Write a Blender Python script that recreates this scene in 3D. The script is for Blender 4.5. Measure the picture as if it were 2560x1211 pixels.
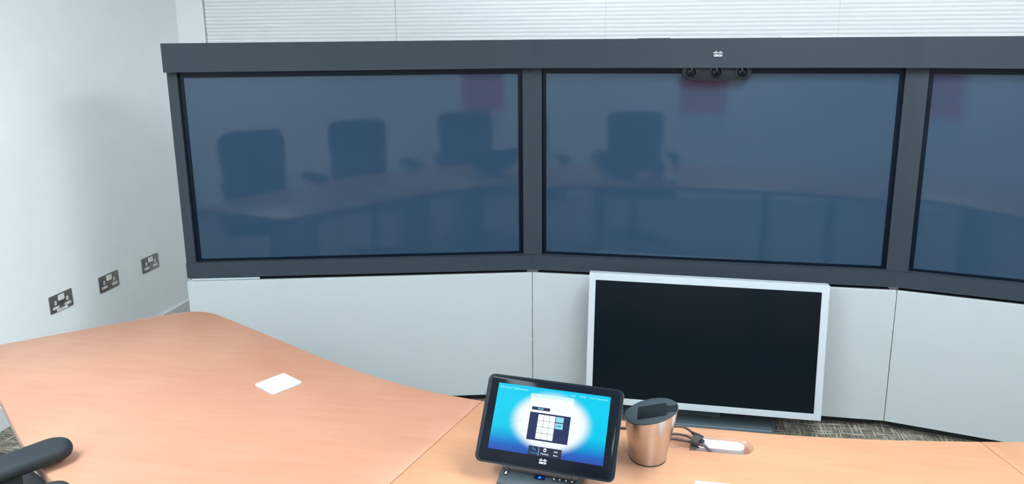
import bpy, bmesh, math, random
from mathutils import Matrix, Vector, Euler
random.seed(4)
for o in list(bpy.data.objects): bpy.data.objects.remove(o)
SC = bpy.context.scene
COL = SC.collection
sin, cos, tan, PI = math.sin, math.cos, math.tan, math.pi
R = math.radians

# ------------------------------------------------------------------ camera
cd = bpy.data.cameras.new('camera'); cam = bpy.data.objects.new('camera', cd); COL.objects.link(cam)
yaw, pitch, roll = .1899, -.2153, -.0099
cy, sy, cp, sp = cos(yaw), sin(yaw), cos(pitch), sin(pitch)
fwd = Vector((-sy*cp, cy*cp, sp)); rgt = Vector((cy, sy, 0)); upv = rgt.cross(fwd)
c_, s_ = cos(roll), sin(roll)
r2 = c_*rgt + s_*upv; u2 = -s_*rgt + c_*upv
M = Matrix((r2, u2, -fwd)).transposed().to_4x4()
M.translation = Vector((-.2340, -3.3272, 1.7184))
cam.matrix_world = M
cd.sensor_width = 36; cd.lens = 1903.55/2560*36; cd.shift_y = -114/2560
cd.clip_start = .05; cd.clip_end = 60
SC.camera = cam

# ------------------------------------------------------------------ world, exposure
w = bpy.data.worlds.new('world'); SC.world = w; w.use_nodes = True
w.node_tree.nodes['Background'].inputs[0].default_value = (.55, .68, .85, 1)
w.node_tree.nodes['Background'].inputs[1].default_value = .6
SC.view_settings.view_transform = 'Standard'; SC.view_settings.look = 'None'
SC.view_settings.exposure = 0.0; SC.view_settings.gamma = 1
SC.view_settings.use_curve_mapping = False

# ceiling luminaires: (x, y, size x, size y, strength)
CEIL = 2.62
LIGHTS = [(0.45, -1.50, .60, 1.10, 38, 'nearest to the middle screen'),
          (-1.95, -2.75, .60, 1.20, 46, 'over the left end of the table'),
          (2.60, -2.00, .60, 1.20, 23, 'over the right end of the table'),
          (0.35, -3.75, .60, .60, 52, 'near the poster wall'),
          (1.45, -.10, .60, .60, 8, 'added to brighten the blinds, right of middle'),  # extra panel, added to lift the blinds and back wall
          (-.75, .05, .60, .60, 9, 'added to brighten the blinds, left of middle'),  # second added panel, brightens blinds and wall further left
          (-2.2, -4.2, .60, .60, 40, 'in the rear left corner')]
LCOL = (.83, .935, 1.0)

# ------------------------------------------------------------------ materials
def nodes_of(name):
    m = bpy.data.materials.new(name); m.use_nodes = True
    return m, m.node_tree.nodes, m.node_tree.links, m.node_tree.nodes['Principled BSDF']
def mat(name, col, rough=.5, metal=0, spec=.5, noise=0, nscale=60, bump=0, bscale=200, coat=0, aniso=None):
    m, n, l, b = nodes_of(name)
    b.inputs['Base Color'].default_value = (*col, 1); b.inputs['Roughness'].default_value = rough
    b.inputs['Metallic'].default_value = metal; b.inputs['Specular IOR Level'].default_value = spec
    b.inputs['Coat Weight'].default_value = coat
    tc = n.new('ShaderNodeTexCoord')
    if noise:
        nz = n.new('ShaderNodeTexNoise'); nz.inputs['Scale'].default_value = nscale; nz.inputs['Detail'].default_value = 4
        l.new(tc.outputs['Object'], nz.inputs['Vector'])
        mr = n.new('ShaderNodeMapRange'); mr.inputs['To Min'].default_value = 1-noise; mr.inputs['To Max'].default_value = 1+noise
        mr.inputs['From Min'].default_value = .3; mr.inputs['From Max'].default_value = .7
        l.new(nz.outputs['Fac'], mr.inputs['Value'])
        mx = n.new('ShaderNodeVectorMath'); mx.operation = 'SCALE'; mx.inputs[0].default_value = col
        l.new(mr.outputs['Result'], mx.inputs['Scale']); l.new(mx.outputs['Vector'], b.inputs['Base Color'])
    if bump:
        nz = n.new('ShaderNodeTexNoise'); nz.inputs['Scale'].default_value = bscale; nz.inputs['Detail'].default_value = 3
        l.new(tc.outputs['Object'], nz.inputs['Vector'])
        bp = n.new('ShaderNodeBump'); bp.inputs['Strength'].default_value = bump; bp.inputs['Distance'].default_value = .002
        l.new(nz.outputs['Fac'], bp.inputs['Height']); l.new(bp.outputs['Normal'], b.inputs['Normal'])
    return m
def emis(name, col, s=1):
    m, n, l, b = nodes_of(name)
    b.inputs['Base Color'].default_value = (0, 0, 0, 1); b.inputs['Roughness'].default_value = .4; b.inputs['Specular IOR Level'].default_value = .05
    b.inputs['Emission Color'].default_value = (*col, 1); b.inputs['Emission Strength'].default_value = s
    return m
def lin(r, g, b):
    f = lambda c: (c/255/12.92) if c/255 <= .04045 else ((c/255+.055)/1.055)**2.4
    return (f(r), f(g), f(b))

M_WALL = mat('painted plaster', (.86, .88, .885), .75, noise=.012, nscale=8, bump=.08, bscale=300)
M_CEIL = mat('ceiling white', (.82, .83, .83), .9)
M_SKIRT = mat('satin white skirting', (.70, .71, .71), .4)
M_SLAT = mat('white blind slat', (.94, .95, .955), .55, bump=.02)
M_DARK = mat('dark grey fascia', lin(38, 46, 54), .7, spec=.35, noise=.05, nscale=900, bump=.15, bscale=900)
M_DARKER = mat('charcoal plinth', lin(24, 28, 32), .6, noise=.04, nscale=500)
M_BEZEL = mat('screen bezel black', (.002, .005, .012), .35, spec=.12)
M_PLASMA = mat('plasma glass', (.0215, .046, .079), .055, spec=.34)
M_LCDB = mat('switched off lcd', (.003, .006, .009), .16, spec=.15)
M_SILVER = mat('silver painted frame', (.44, .475, .50), .42, metal=.1)
M_PANEL = mat('light grey laminate', (.375, .405, .41), .6, noise=.015, nscale=250)
M_GREYBASE = mat('blue grey metal base', (.075, .10, .115), .55, spec=.25)
M_BLACK = mat('black plastic', (.014, .018, .022), .5, spec=.3, noise=.1, nscale=700)
M_ARM = mat('armrest rubber', (.016, .021, .025), .6, spec=.25, noise=.1, nscale=900, bump=.25, bscale=1200)
M_FABRIC = mat('black chair fabric', (.022, .026, .032), .9, noise=.25, nscale=800, bump=.4, bscale=900)
M_CHROME = mat('chrome', (.75, .76, .78), .12, metal=1)
M_WHITEP = mat('white plastic', (.88, .89, .9), .3)
M_MIC = mat('microphone plate white', (.42, .43, .44), .6, spec=.25)
M_INS2 = mat('insert body painted shade', (.42, .38, .38), .5)  # shade on the white insert's walls, painted in as grey
M_INSERT = mat('socket insert white', (.80, .80, .76), .45)
M_PIN = mat('pin slot dark', (.05, .05, .05), .6)
M_PLATE = mat('dark nickel plate', (.24, .225, .22), .40, metal=.7, noise=.08, nscale=900)
M_LENS = mat('lens glass', (.003, .005, .008), .1, spec=.15)
M_HOUS = mat('camera housing', lin(24, 30, 34), .55, spec=.2)
M_LIDM = mat('cup lid rubber', (.022, .031, .038), .75, spec=.3, bump=.2, bscale=900)
M_CABLE = mat('brown black cable', (.055, .035, .042), .4)
M_STRAP = mat('velcro strap', (.045, .042, .04), .9, bump=.5, bscale=1500)
M_CONN = mat('connector metal', (.7, .7, .7), .3, metal=.8)
M_TAB = mat('tablet black', (.006, .009, .013), .35, spec=.1)
M_TABGL = mat('tablet glass', (.005, .007, .011), .12, spec=.05)
M_TABB = mat('tablet stand grey', (.040, .052, .058), .45, noise=.06, nscale=900)
M_HINGE = mat('hinge dark', (.035, .032, .032), .4)
M_EDGE = mat('tablet rim metal', (.42, .42, .43), .3, metal=.9)
M_PRINT = mat('white print', (.85, .88, .9), .5)
M_FRAMEW = mat('luminaire frame', (.8, .8, .8), .5)
M_WINF = mat('window aluminium', (.5, .5, .5), .4, metal=.6)
M_STEEL = mat('leg steel', (.25, .26, .27), .4, metal=.8)

def wood(name, col, rot, dark=.17):
    m, n, l, b = nodes_of(name)
    tc = n.new('ShaderNodeTexCoord'); mp = n.new('ShaderNodeMapping')
    mp.inputs['Rotation'].default_value = (0, 0, rot); mp.inputs['Scale'].default_value = (1.6, 16, 1)
    l.new(tc.outputs['Object'], mp.inputs['Vector'])
    n1 = n.new('ShaderNodeTexNoise'); n1.inputs['Scale'].default_value = 3.2; n1.inputs['Detail'].default_value = 7; n1.inputs['Roughness'].default_value = .6
    l.new(mp.outputs['Vector'], n1.inputs['Vector'])
    n2 = n.new('ShaderNodeTexNoise'); n2.inputs['Scale'].default_value = 2.6; n2.inputs['Detail'].default_value = 2
    l.new(tc.outputs['Object'], n2.inputs['Vector'])
    ad = n.new('ShaderNodeMath'); ad.operation = 'ADD'; l.new(n1.outputs['Fac'], ad.inputs[0]); l.new(n2.outputs['Fac'], ad.inputs[1])
    cr = n.new('ShaderNodeValToRGB'); cr.color_ramp.elements[0].position = .36; cr.color_ramp.elements[1].position = .66
    hv = n.new('ShaderNodeMath'); hv.operation = 'MULTIPLY'; hv.inputs[1].default_value = .5; l.new(ad.outputs[0], hv.inputs[0])
    cr.color_ramp.elements[0].color = (col[0]*(1-dark*.5), col[1]*(1-dark), col[2]*(1-dark*1.2), 1)
    cr.color_ramp.elements[1].color = (min(1, col[0]*1.03), col[1]*1.05, col[2]*1.06, 1)
    l.new(hv.outputs[0], cr.inputs['Fac']); l.new(cr.outputs['Color'], b.inputs['Base Color'])
    b.inputs['Roughness'].default_value = .36; b.inputs['Specular IOR Level'].default_value = .5
    bp = n.new('ShaderNodeBump'); bp.inputs['Strength'].default_value = .05; bp.inputs['Distance'].default_value = .001
    l.new(n1.outputs['Fac'], bp.inputs['Height']); l.new(bp.outputs['Normal'], b.inputs['Normal'])
    return m
M_WOODL = wood('cherry veneer', (.385, .197, .125), R(35))
M_WOODC = wood('cherry veneer straight grain', (.40, .212, .120), R(0))
M_WOODR = wood('cherry veneer right', (.375, .20, .11), R(-35))
M_WOODG = wood('grommet wood', (.40, .215, .14), 0)

def carpet():
    m, n, l, b = nodes_of('woven carpet')
    tc = n.new('ShaderNodeTexCoord')
    def streak(sx, sy, seed):
        mp = n.new('ShaderNodeMapping'); mp.inputs['Scale'].default_value = (sx, sy, 1); mp.inputs['Location'].default_value = (seed, seed*2, 0)
        mp.inputs['Rotation'].default_value = (0, 0, R(3))
        l.new(tc.outputs['Object'], mp.inputs['Vector'])
        nz = n.new('ShaderNodeTexNoise'); nz.inputs['Scale'].default_value = 1; nz.inputs['Detail'].default_value = 3; nz.inputs['Roughness'].default_value = .6
        l.new(mp.outputs['Vector'], nz.inputs['Vector'])
        mr = n.new('ShaderNodeMapRange'); mr.inputs['From Min'].default_value = .50; mr.inputs['From Max'].default_value = .66
        l.new(nz.outputs['Fac'], mr.inputs['Value']); return mr
    a = streak(120, 9, 3); c = streak(9, 120, 9)
    mx = n.new('ShaderNodeMath'); mx.operation = 'MAXIMUM'; l.new(a.outputs[0], mx.inputs[0]); l.new(c.outputs[0], mx.inputs[1])
    cr = n.new('ShaderNodeValToRGB')
    cr.color_ramp.elements[0].color = (*lin(76, 73, 64), 1); cr.color_ramp.elements[1].color = (*lin(165, 160, 142), 1)
    l.new(mx.outputs[0], cr.inputs['Fac']); l.new(cr.outputs['Color'], b.inputs['Base Color'])
    b.inputs['Roughness'].default_value = .95
    bp = n.new('ShaderNodeBump'); bp.inputs['Strength'].default_value = .4; bp.inputs['Distance'].default_value = .004
    l.new(mx.outputs[0], bp.inputs['Height']); l.new(bp.outputs['Normal'], b.inputs['Normal'])
    return m
M_CARPET = carpet()

def brushed():
    m, n, l, b = nodes_of('brushed steel')
    tc = n.new('ShaderNodeTexCoord'); mp = n.new('ShaderNodeMapping'); mp.inputs['Scale'].default_value = (3, 3, 1500)
    l.new(tc.outputs['Object'], mp.inputs['Vector'])
    nz = n.new('ShaderNodeTexNoise'); nz.inputs['Scale'].default_value = 1; nz.inputs['Detail'].default_value = 3
    l.new(mp.outputs['Vector'], nz.inputs['Vector'])
    mr = n.new('ShaderNodeMapRange'); mr.inputs['To Min'].default_value = .22; mr.inputs['To Max'].default_value = .30
    l.new(nz.outputs['Fac'], mr.inputs['Value']); l.new(mr.outputs[0], b.inputs['Roughness'])
    b.inputs['Base Color'].default_value = (.56, .51, .48, 1); b.inputs['Metallic'].default_value = 1
    b.inputs['Anisotropic'].default_value = .4
    return m
M_STEELB = brushed()

# ------------------------------------------------------------------ helpers
def link(name, me, m=None, parent=None, loc=None, rot=None):
    o = bpy.data.objects.new(name, me); COL.objects.link(o)
    if m and me: me.materials.append(m)
    if parent: o.parent = parent
    if loc is not None: o.location = loc
    if rot is not None: o.rotation_euler = rot
    return o
def fin(name, bm, m, parent=None, loc=None, rot=None, smooth=False):
    bmesh.ops.recalc_face_normals(bm, faces=bm.faces)
    me = bpy.data.meshes.new(name); bm.to_mesh(me); bm.free()
    if smooth:
        for p in me.polygons: p.use_smooth = True
        try: me.set_sharp_from_angle(angle=R(38))
        except Exception: pass
    return link(name, me, m, parent, loc, rot)
def tag(o, label, cat, group=None, kind=None):
    o['label'] = label; o['category'] = cat
    if group: o['group'] = group
    if kind: o['kind'] = kind
    return o
def thing(name, label, cat, loc=(0, 0, 0), rz=0, group=None):
    o = bpy.data.objects.new(name, None); COL.objects.link(o)
    o.location = loc; o.rotation_euler = (0, 0, rz); o.empty_display_size = .1
    return tag(o, label, cat, group)
def box(bm, x0, x1, y0, y1, z0, z1, bev=0, seg=2):
    vs = [bm.verts.new(p) for p in ((x0,y0,z0),(x1,y0,z0),(x1,y1,z0),(x0,y1,z0),(x0,y0,z1),(x1,y0,z1),(x1,y1,z1),(x0,y1,z1))]
    fs = [bm.faces.new([vs[i] for i in f]) for f in ((0,3,2,1),(4,5,6,7),(0,1,5,4),(1,2,6,5),(2,3,7,6),(3,0,4,7))]
    if bev:
        es = list({e for f in fs for e in f.edges})
        bmesh.ops.bevel(bm, geom=es, offset=bev, segments=seg, profile=.5, affect='EDGES')
def boxo(name, m, parent, x0, x1, y0, y1, z0, z1, bev=0, seg=2, **k):
    bm = bmesh.new(); box(bm, x0, x1, y0, y1, z0, z1, bev, seg); return fin(name, bm, m, parent, smooth=bev > 0, **k)
def prism(bm, poly, a0, a1, axis='z'):
    def P(p, a):
        return (p[0], p[1], a) if axis == 'z' else (p[0], a, p[1]) if axis == 'y' else (a, p[0], p[1])
    lo = [bm.verts.new(P(p, a0)) for p in poly]; hi = [bm.verts.new(P(p, a1)) for p in poly]
    f0 = bm.faces.new(lo); f1 = bm.faces.new(hi)
    n = len(poly); side = [bm.faces.new((lo[i], lo[(i+1) % n], hi[(i+1) % n], hi[i])) for i in range(n)]
    return f0, f1, side
def rrect(w, h, r, seg=5, cx=0, cz=0):
    pts = []
    for (sx, sz, a0) in ((1, 1, 0), (-1, 1, 90), (-1, -1, 180), (1, -1, 270)):
        for i in range(seg+1):
            a = R(a0+90*i/seg); pts.append((cx+sx*(w/2-r)+r*cos(a), cz+sz*(h/2-r)+r*sin(a)))
    return pts
def ringp(bm, outer, inner, a0, a1, axis='y'):
    P = (lambda p, a: (p[0], a, p[1])) if axis == 'y' else (lambda p, a: (p[0], p[1], a))
    n = len(outer); V = [[bm.verts.new(P(p, a)) for p in L] for L in (outer, inner) for a in (a0, a1)]
    for i in range(n):
        j = (i+1) % n
        for A, B in ((0, 1), (2, 3), (0, 2), (1, 3)):
            bm.faces.new((V[A][i], V[A][j], V[B][j], V[B][i]))
def bevel_faces(bm, faces, off, seg=3):
    es = list({e for f in faces for e in f.edges})
    bmesh.ops.bevel(bm, geom=es, offset=off, segments=seg, profile=.5, affect='EDGES')
def cyl(bm, r0, r1, z0, z1, seg=32, cx=0, cy=0, cap=True):
    lo = [bm.verts.new((cx+r0*cos(2*PI*i/seg), cy+r0*sin(2*PI*i/seg), z0)) for i in range(seg)]
    hi = [bm.verts.new((cx+r1*cos(2*PI*i/seg), cy+r1*sin(2*PI*i/seg), z1)) for i in range(seg)]
    for i in range(seg): bm.faces.new((lo[i], lo[(i+1) % seg], hi[(i+1) % seg], hi[i]))
    if cap: bm.faces.new(lo); bm.faces.new(hi)
def lathe(bm, prof, seg=40):
    rings = []
    for r, z in prof:
        if r < 1e-6: rings.append([bm.verts.new((0, 0, z))])
        else: rings.append([bm.verts.new((r*cos(2*PI*i/seg), r*sin(2*PI*i/seg), z)) for i in range(seg)])
    for A, B in zip(rings, rings[1:]):
        for i in range(seg):
            j = (i+1) % seg
            if len(A) == 1: bm.faces.new((A[0], B[j], B[i]))
            elif len(B) == 1: bm.faces.new((A[i], A[j], B[0]))
            else: bm.faces.new((A[i], A[j], B[j], B[i]))
def smooth_path(pts, n=10):
    P = [Vector(p) for p in pts]; P = [2*P[0]-P[1]]+P+[2*P[-1]-P[-2]]; out = []
    for i in range(1, len(P)-2):
        for k in range(n):
            t = k/n
            out.append(.5*((2*P[i])+(-P[i-1]+P[i+1])*t+(2*P[i-1]-5*P[i]+4*P[i+1]-P[i+2])*t*t+(-P[i-1]+3*P[i]-3*P[i+1]+P[i+2])*t**3))
    out.append(P[-2]); return out
def tube(bm, pts, r, seg=10):
    prev = None; rings = []
    for i, p in enumerate(pts):
        d = (pts[min(i+1, len(pts)-1)]-pts[max(i-1, 0)]).normalized()
        n = Vector((0, 0, 1)) if prev is None else prev
        n = (n-d*n.dot(d)); n = (n if n.length > 1e-4 else Vector((1, 0, 0))).normalized(); prev = n; b = d.cross(n)
        rr = r[i] if isinstance(r, (list, tuple)) else r
        rings.append([bm.verts.new(p+rr*(n*cos(2*PI*k/seg)+b*sin(2*PI*k/seg))) for k in range(seg)])
    for A, B in zip(rings, rings[1:]):
        for k in range(seg): bm.faces.new((A[k], A[(k+1) % seg], B[(k+1) % seg], B[k]))
    bm.faces.new(rings[0]); bm.faces.new(rings[-1])
def text(name, s, size, m, parent, loc, rot=(PI/2, 0, 0), align='LEFT', off=0, ext=0, sx=1):
    cu = bpy.data.curves.new(name, 'FONT'); cu.body = s; cu.size = size; cu.align_x = align; cu.align_y = 'CENTER'
    cu.offset = off; cu.extrude = ext; cu.resolution_u = 3
    t = bpy.data.objects.new('tmp', cu); COL.objects.link(t)
    me = bpy.data.meshes.new_from_object(t.evaluated_get(bpy.context.evaluated_depsgraph_get()))
    bpy.data.objects.remove(t); me.name = name; me.materials.clear()
    o = link(name, me, m, parent, loc, rot); o.scale = (sx, 1, 1); return o
def logo(parent, cx, y, cz, w, m):
    """bars over the five letters, width w, in the local xz plane facing -y"""
    bm = bmesh.new(); hs = (.10, .17, .30, .17, .10, .17, .30, .17, .10)
    for i, h in enumerate(hs):
        x = cx+(-.5+.055+i*.111)*w; bw = .050*w
        lowz = cz+.02*w+(.06*w if h < .25 else 0)
        prism(bm, rrect(bw, h*w, bw*.49, 3, x, lowz+h*w/2), y-.0004, y, 'y')
    fin('logo_bars', bm, m, parent)
    text('logo_lettering', 'CISCO', w*.27, m, parent, (cx, y-.0004, cz-.15*w), align='CENTER', off=w*.012, ext=.0001, sx=1.08)

# ------------------------------------------------------------------ room shell
XL, XR, YB, YF = -3.06, 3.35, .87, -4.6
def struct(name, bm, m, label, cat):
    return tag(fin(name, bm, m), label, cat, kind='structure')
bm = bmesh.new(); box(bm, XL-.1, XR+.1, YF-.1, YB+.2, -.1, 0); struct('floor', bm, M_CARPET, 'grey and beige cross-hatched woven carpet floor under the table', 'floor')
bm = bmesh.new(); box(bm, XL-.1, XR+.1, YF-.1, YB+.2, CEIL, CEIL+.1); struct('ceiling', bm, M_CEIL, 'plain white ceiling of the meeting room', 'ceiling')
bm = bmesh.new(); box(bm, XL-.1, XL, YF-.1, YB+.2, 0, CEIL); struct('wall_left', bm, M_WALL, 'white plaster wall carrying three double sockets, left of the screens', 'wall')
bm = bmesh.new(); box(bm, XR, XR+.1, YF-.1, YB+.2, 0, CEIL); struct('wall_right', bm, M_WALL, 'white plaster wall beyond the right-hand screen', 'wall')
bm = bmesh.new(); box(bm, XL, XR, YF-.1, YF, 0, CEIL); struct('wall_front', bm, M_WALL, 'white plaster wall carrying the red poster, mirrored in the screens', 'wall')
WX0, WX1, WZ0, WZ1 = -2.885, 3.02, 1.25, 2.50
bm = bmesh.new()
box(bm, XL, WX0, YB, YB+.2, 0, CEIL); box(bm, WX1, XR, YB, YB+.2, 0, CEIL)
box(bm, WX0, WX1, YB, YB+.2, 0, WZ0); box(bm, WX0, WX1, YB, YB+.2, WZ1, CEIL)
struct('wall_back', bm, M_WALL, 'white wall around the blinds behind the screens', 'wall')
for nm, x0, x1 in (('baseboard_left', XL, XL+.016),):
    bm = bmesh.new(); box(bm, x0, x1, YF, YB, 0, .108, .003); struct(nm, bm, M_SKIRT, 'white skirting board along the foot of the left wall', 'baseboard')
bm = bmesh.new(); box(bm, XR-.016, XR, YF, YB, 0, .108, .003); struct('baseboard_right', bm, M_SKIRT, 'white skirting board along the foot of the right wall', 'baseboard')
bm = bmesh.new(); box(bm, XL+.016, XR-.016, YF, YF+.016, 0, .108, .003); struct('baseboard_front', bm, M_SKIRT, 'white skirting board below the red poster', 'baseboard')
bm = bmesh.new(); box(bm, XL+.016, XR-.016, YB-.016, YB, 0, .108, .003); struct('baseboard_back', bm, M_SKIRT, 'white skirting board behind the screen cabinets', 'baseboard')
# window behind the blinds
wn = thing('window_1', 'aluminium framed window hidden behind the row of white blinds', 'window', (0, YB+.15, 0)); wn['kind'] = 'structure'
xs = [WX0, -1.7, -.52, .66, 1.84, WX1]
for i in range(5):
    a, b2 = xs[i], xs[i+1]
    bm = bmesh.new(); ringp(bm, [(a, WZ0), (b2, WZ0), (b2, WZ1), (a, WZ1)], [(a+.04, WZ0+.04), (b2-.04, WZ0+.04), (b2-.04, WZ1-.04), (a+.04, WZ1-.04)], 0, .05); fin('window_frame', bm, M_WINF, wn)
    boxo('pane', M_LENS, wn, a+.04, b2-.04, .02, .026, WZ0+.04, WZ1-.04)
# ------------------------------------------------------------------ blinds: every slat its own object
BE = [-2.880, -1.700, -.522, .656, 1.834, 3.012]
place = ['leftmost white closed blind, faintest slats, beside the left wall corner', 'white closed blind second from the left wall, above the left screen',
         'white closed blind above the join of left and middle screens', 'white closed blind above the join of the middle and right screens',
         'rightmost white closed blind, beyond the right screen']
PITCH = .0212
bm = bmesh.new()
hw = .0128; tl = R(24); prof = []
for i in range(7):
    s = -1+2*i/6; u = s*hw; bul = .0022*(1-s*s)
    prof.append((-u*sin(tl)-bul*cos(tl), u*cos(tl)-bul*sin(tl)))
prof2 = [(y+.0006, z) for y, z in reversed(prof)]
poly = prof+prof2; half = (BE[1]-BE[0])/2-.0016
lo = [bm.verts.new((-half, y, z)) for y, z in poly]; hi = [bm.verts.new((half, y, z)) for y, z in poly]
for i in range(len(poly)): j = (i+1) % len(poly); bm.faces.new((lo[i], lo[j], hi[j], hi[i]))
bm.faces.new(lo); bm.faces.new(hi); bmesh.ops.recalc_face_normals(bm, faces=bm.faces)
slat_me = bpy.data.meshes.new('slat'); bm.to_mesh(slat_me); bm.free(); slat_me.materials.append(M_SLAT)
for p in slat_me.polygons: p.use_smooth = True
slat_me.set_sharp_from_angle(angle=R(40))
for k in range(5):
    cx = (BE[k]+BE[k+1])/2; t = thing('window_blind', place[k], 'blind', (cx, YB+.012, WZ0), 0, 'white slatted blinds behind the screens')
    boxo('head_rail', M_SLAT, t, -half, half, -.02, .02, WZ1-WZ0-.035, WZ1-WZ0-.001, .003)
    boxo('bottom_rail', M_SLAT, t, -half, half, -.012, .012, .005, .02, .003)
    z = .036
    while z < WZ1-WZ0-.050:
        o = bpy.data.objects.new('slat', slat_me); COL.objects.link(o); o.parent = t; o.location = (0, 0, z); z += PITCH

# ------------------------------------------------------------------ ceiling lights
for x, y, sx, sy2, st, lab in LIGHTS:
    t = thing('ceiling_light', 'square recessed ceiling light panel %s, outside the frame' % lab, 'light', (x, y, CEIL), 0, 'ceiling light panels')
    bm = bmesh.new(); o2 = rrect(sx+.05, sy2+.05, .004, 1); i2 = rrect(sx, sy2, .003, 1)
    ringp(bm, o2, i2, -.018, 0, 'z'); fin('frame', bm, M_FRAMEW, t)
    boxo('diffuser', emis('diffuser glow %d' % st, LCOL, st), t, -sx/2+.001, sx/2-.001, -sy2/2+.001, sy2/2-.001, -.012, -.006)

# ------------------------------------------------------------------ display wall
ZF = .725
TL_, TR_ = .2425, .2292
HX = .7788
HL, HR = Vector((-HX, 0)), Vector((HX, 0))
uL, nL = Vector((-cos(TL_), -sin(TL_))), Vector((sin(TL_), -cos(TL_)))
uR, nR = Vector((cos(TR_), -sin(TR_))), Vector((-sin(TR_), -cos(TR_)))
def ptL(u, d): return HL+uL*u+nL*d
def ptR(u, d): return HR+uR*u+nR*d
def hgL(d): return Vector((-HX+d*tan(TL_/2), -d))
def hgR(d): return Vector((HX-d*tan(TR_/2), -d))
def band(d, uLend, uRend):            # polyline at offset d towards the viewer
    return [ptL(uLend, d), hgL(d), hgR(d), ptR(uRend, d)]
def bandmesh(bm, pf, pb, z0, z1):
    prism(bm, [tuple(p) for p in pf]+[tuple(p) for p in reversed(pb)], z0, z1)
fr = thing('display_frame', 'dark grey frame of header, posts and lower rail around the three big screens', 'frame', (0, 0, 0))
bm = bmesh.new(); UL, UR = 1.5535, 1.5535
pf, pb = band(.06, UL, UR), band(.048, UL, UR); bandmesh(bm, pf, pb, ZF+.833, ZF+.953)
hp = fin('header_panel', bm, M_DARK, fr)
logo(hp, .0018, -.0605, ZF+.8890, .0395, M_PRINT)
bm = bmesh.new(); bandmesh(bm, band(.048, UL, UR), band(-.20, UL, UR), ZF+.936, ZF+.950); fin('header_top', bm, M_DARK, fr)
for x0, x1 in ((-.325, -.19), (.245, .415)):
    boxo('access_flap', M_DARK if x0 < 0 else M_SILVER, fr, x0, x1, -.045, -.005, ZF+.9503, ZF+(.9546 if x0 < 0 else .9560), .001)
bm = bmesh.new(); bandmesh(bm, band(.03, 1.5555, 1.5555), band(-.20, 1.5555, 1.5555), ZF-.0815, ZF-.0108)
bmesh.ops.bevel(bm, geom=list(bm.edges), offset=.0012, segments=1, affect='EDGES'); fin('lower_rail', bm, M_DARK, fr)
for side in 'LR':
    pt, hg = (ptL, hgL) if side == 'L' else (ptR, hgR)
    bm = bmesh.new()       # centre post, folded at the join
    def c_in(d): return hg(d)+Vector(((1 if side == 'L' else -1)*.0435, 0))
    poly = [tuple(pt(.0435, .02)), tuple(hg(.02)), tuple(c_in(.02)), tuple(c_in(-.02)), tuple(hg(-.02)), tuple(pt(.0435, -.02))]
    prism(bm, poly, ZF-.012, ZF+.936); fin('post', bm, M_DARK, fr)
    bm = bmesh.new(); poly = [tuple(pt(1.5145, .02)), tuple(pt(1.556, .02)), tuple(pt(1.556, -.2)), tuple(pt(1.5145, -.2))]
    prism(bm, poly, ZF-.0105, ZF+.9355); fin('post', bm, M_DARK, fr)

W_, H_ = 1.434, .807
def screen(label, origin, ang):
    t = thing('video_screen', label, 'screen', (origin[0], origin[1], ZF), ang, 'three large screens side by side')
    bm = bmesh.new(); hw = W_/2
    ringp(bm, [(-hw-.0180, -.0098), (hw+.0180, -.0098), (hw+.0180, H_+.040), (-hw-.0180, H_+.040)], [(-hw, 0), (hw, 0), (hw, H_), (-hw, H_)], -.004, .014)
    fin('bezel', bm, M_BEZEL, t)
    boxo('glass_panel', M_PLASMA, t, -hw+.0002, hw-.0002, .0005, .010, .0003, H_-.0003)
    boxo('back_cover', M_BLACK, t, -hw-.012, hw+.012, .0145, .095, 0.002, H_+.03)
mC = HX-.0618
cL = ptL(.0618+W_/2, 0); cR = ptR(.0618+W_/2, 0)
screen('left large screen, dark blue-grey and switched off', cL, TL_)
screen('middle large screen with the camera cluster hanging over its top edge', (0, 0), 0)
screen('right large screen, cut off by the right edge of the photo', cR, -TR_)

# camera cluster
t = thing('camera_cluster', 'dark three-lens camera unit hanging under the header of the middle screen', 'camera', (-.0005, -.010, ZF+.8160))
poly = []
for sx, a0 in ((1, -90), (1, 0)):
    pass
def stad(hx, z_lo, z_hi, r, n=8):
    P = [(hx, z_hi), (hx, z_lo+r)]
    P = [(hx, z_hi)]+[(hx-r+r*cos(R(-90*i/n)), z_lo+r+r*sin(R(-90*i/n))) for i in range(n+1)]
    P += [(-hx+r+r*cos(R(-90-90*i/n)), z_lo+r+r*sin(R(-90-90*i/n))) for i in range(n+1)]+[(-hx, z_hi)]
    return P
bm = bmesh.new(); f0, f1, sd = prism(bm, stad(.139, -.0345, .060, .032), -.036, .003, 'y')
bevel_faces(bm, [f0], .003); fin('housing', bm, M_HOUS, t, smooth=True)
for x, dx in ((-.1025, .10), (0, 0), (.1025, -.10)):
    bm = bmesh.new(); lathe(bm, [(.0262, 0), (.0262, .004), (.0220, .006), (.0200, .001), (.0200, -.001)], 36)
    rg = fin('lens_ring', bm, M_BLACK, t, (x, -.036, 0), (PI/2, 0, 0), True)
    bm = bmesh.new(); lathe(bm, [(.0198, -.0005), (.0165, .0045), (.0135, .0050), (.010, .0030), (.006, .0046), (0, .0052)], 32)
    fin('lens', bm, M_LENS, rg, (0, 0, 0), (0, 0, 0), True)

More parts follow.
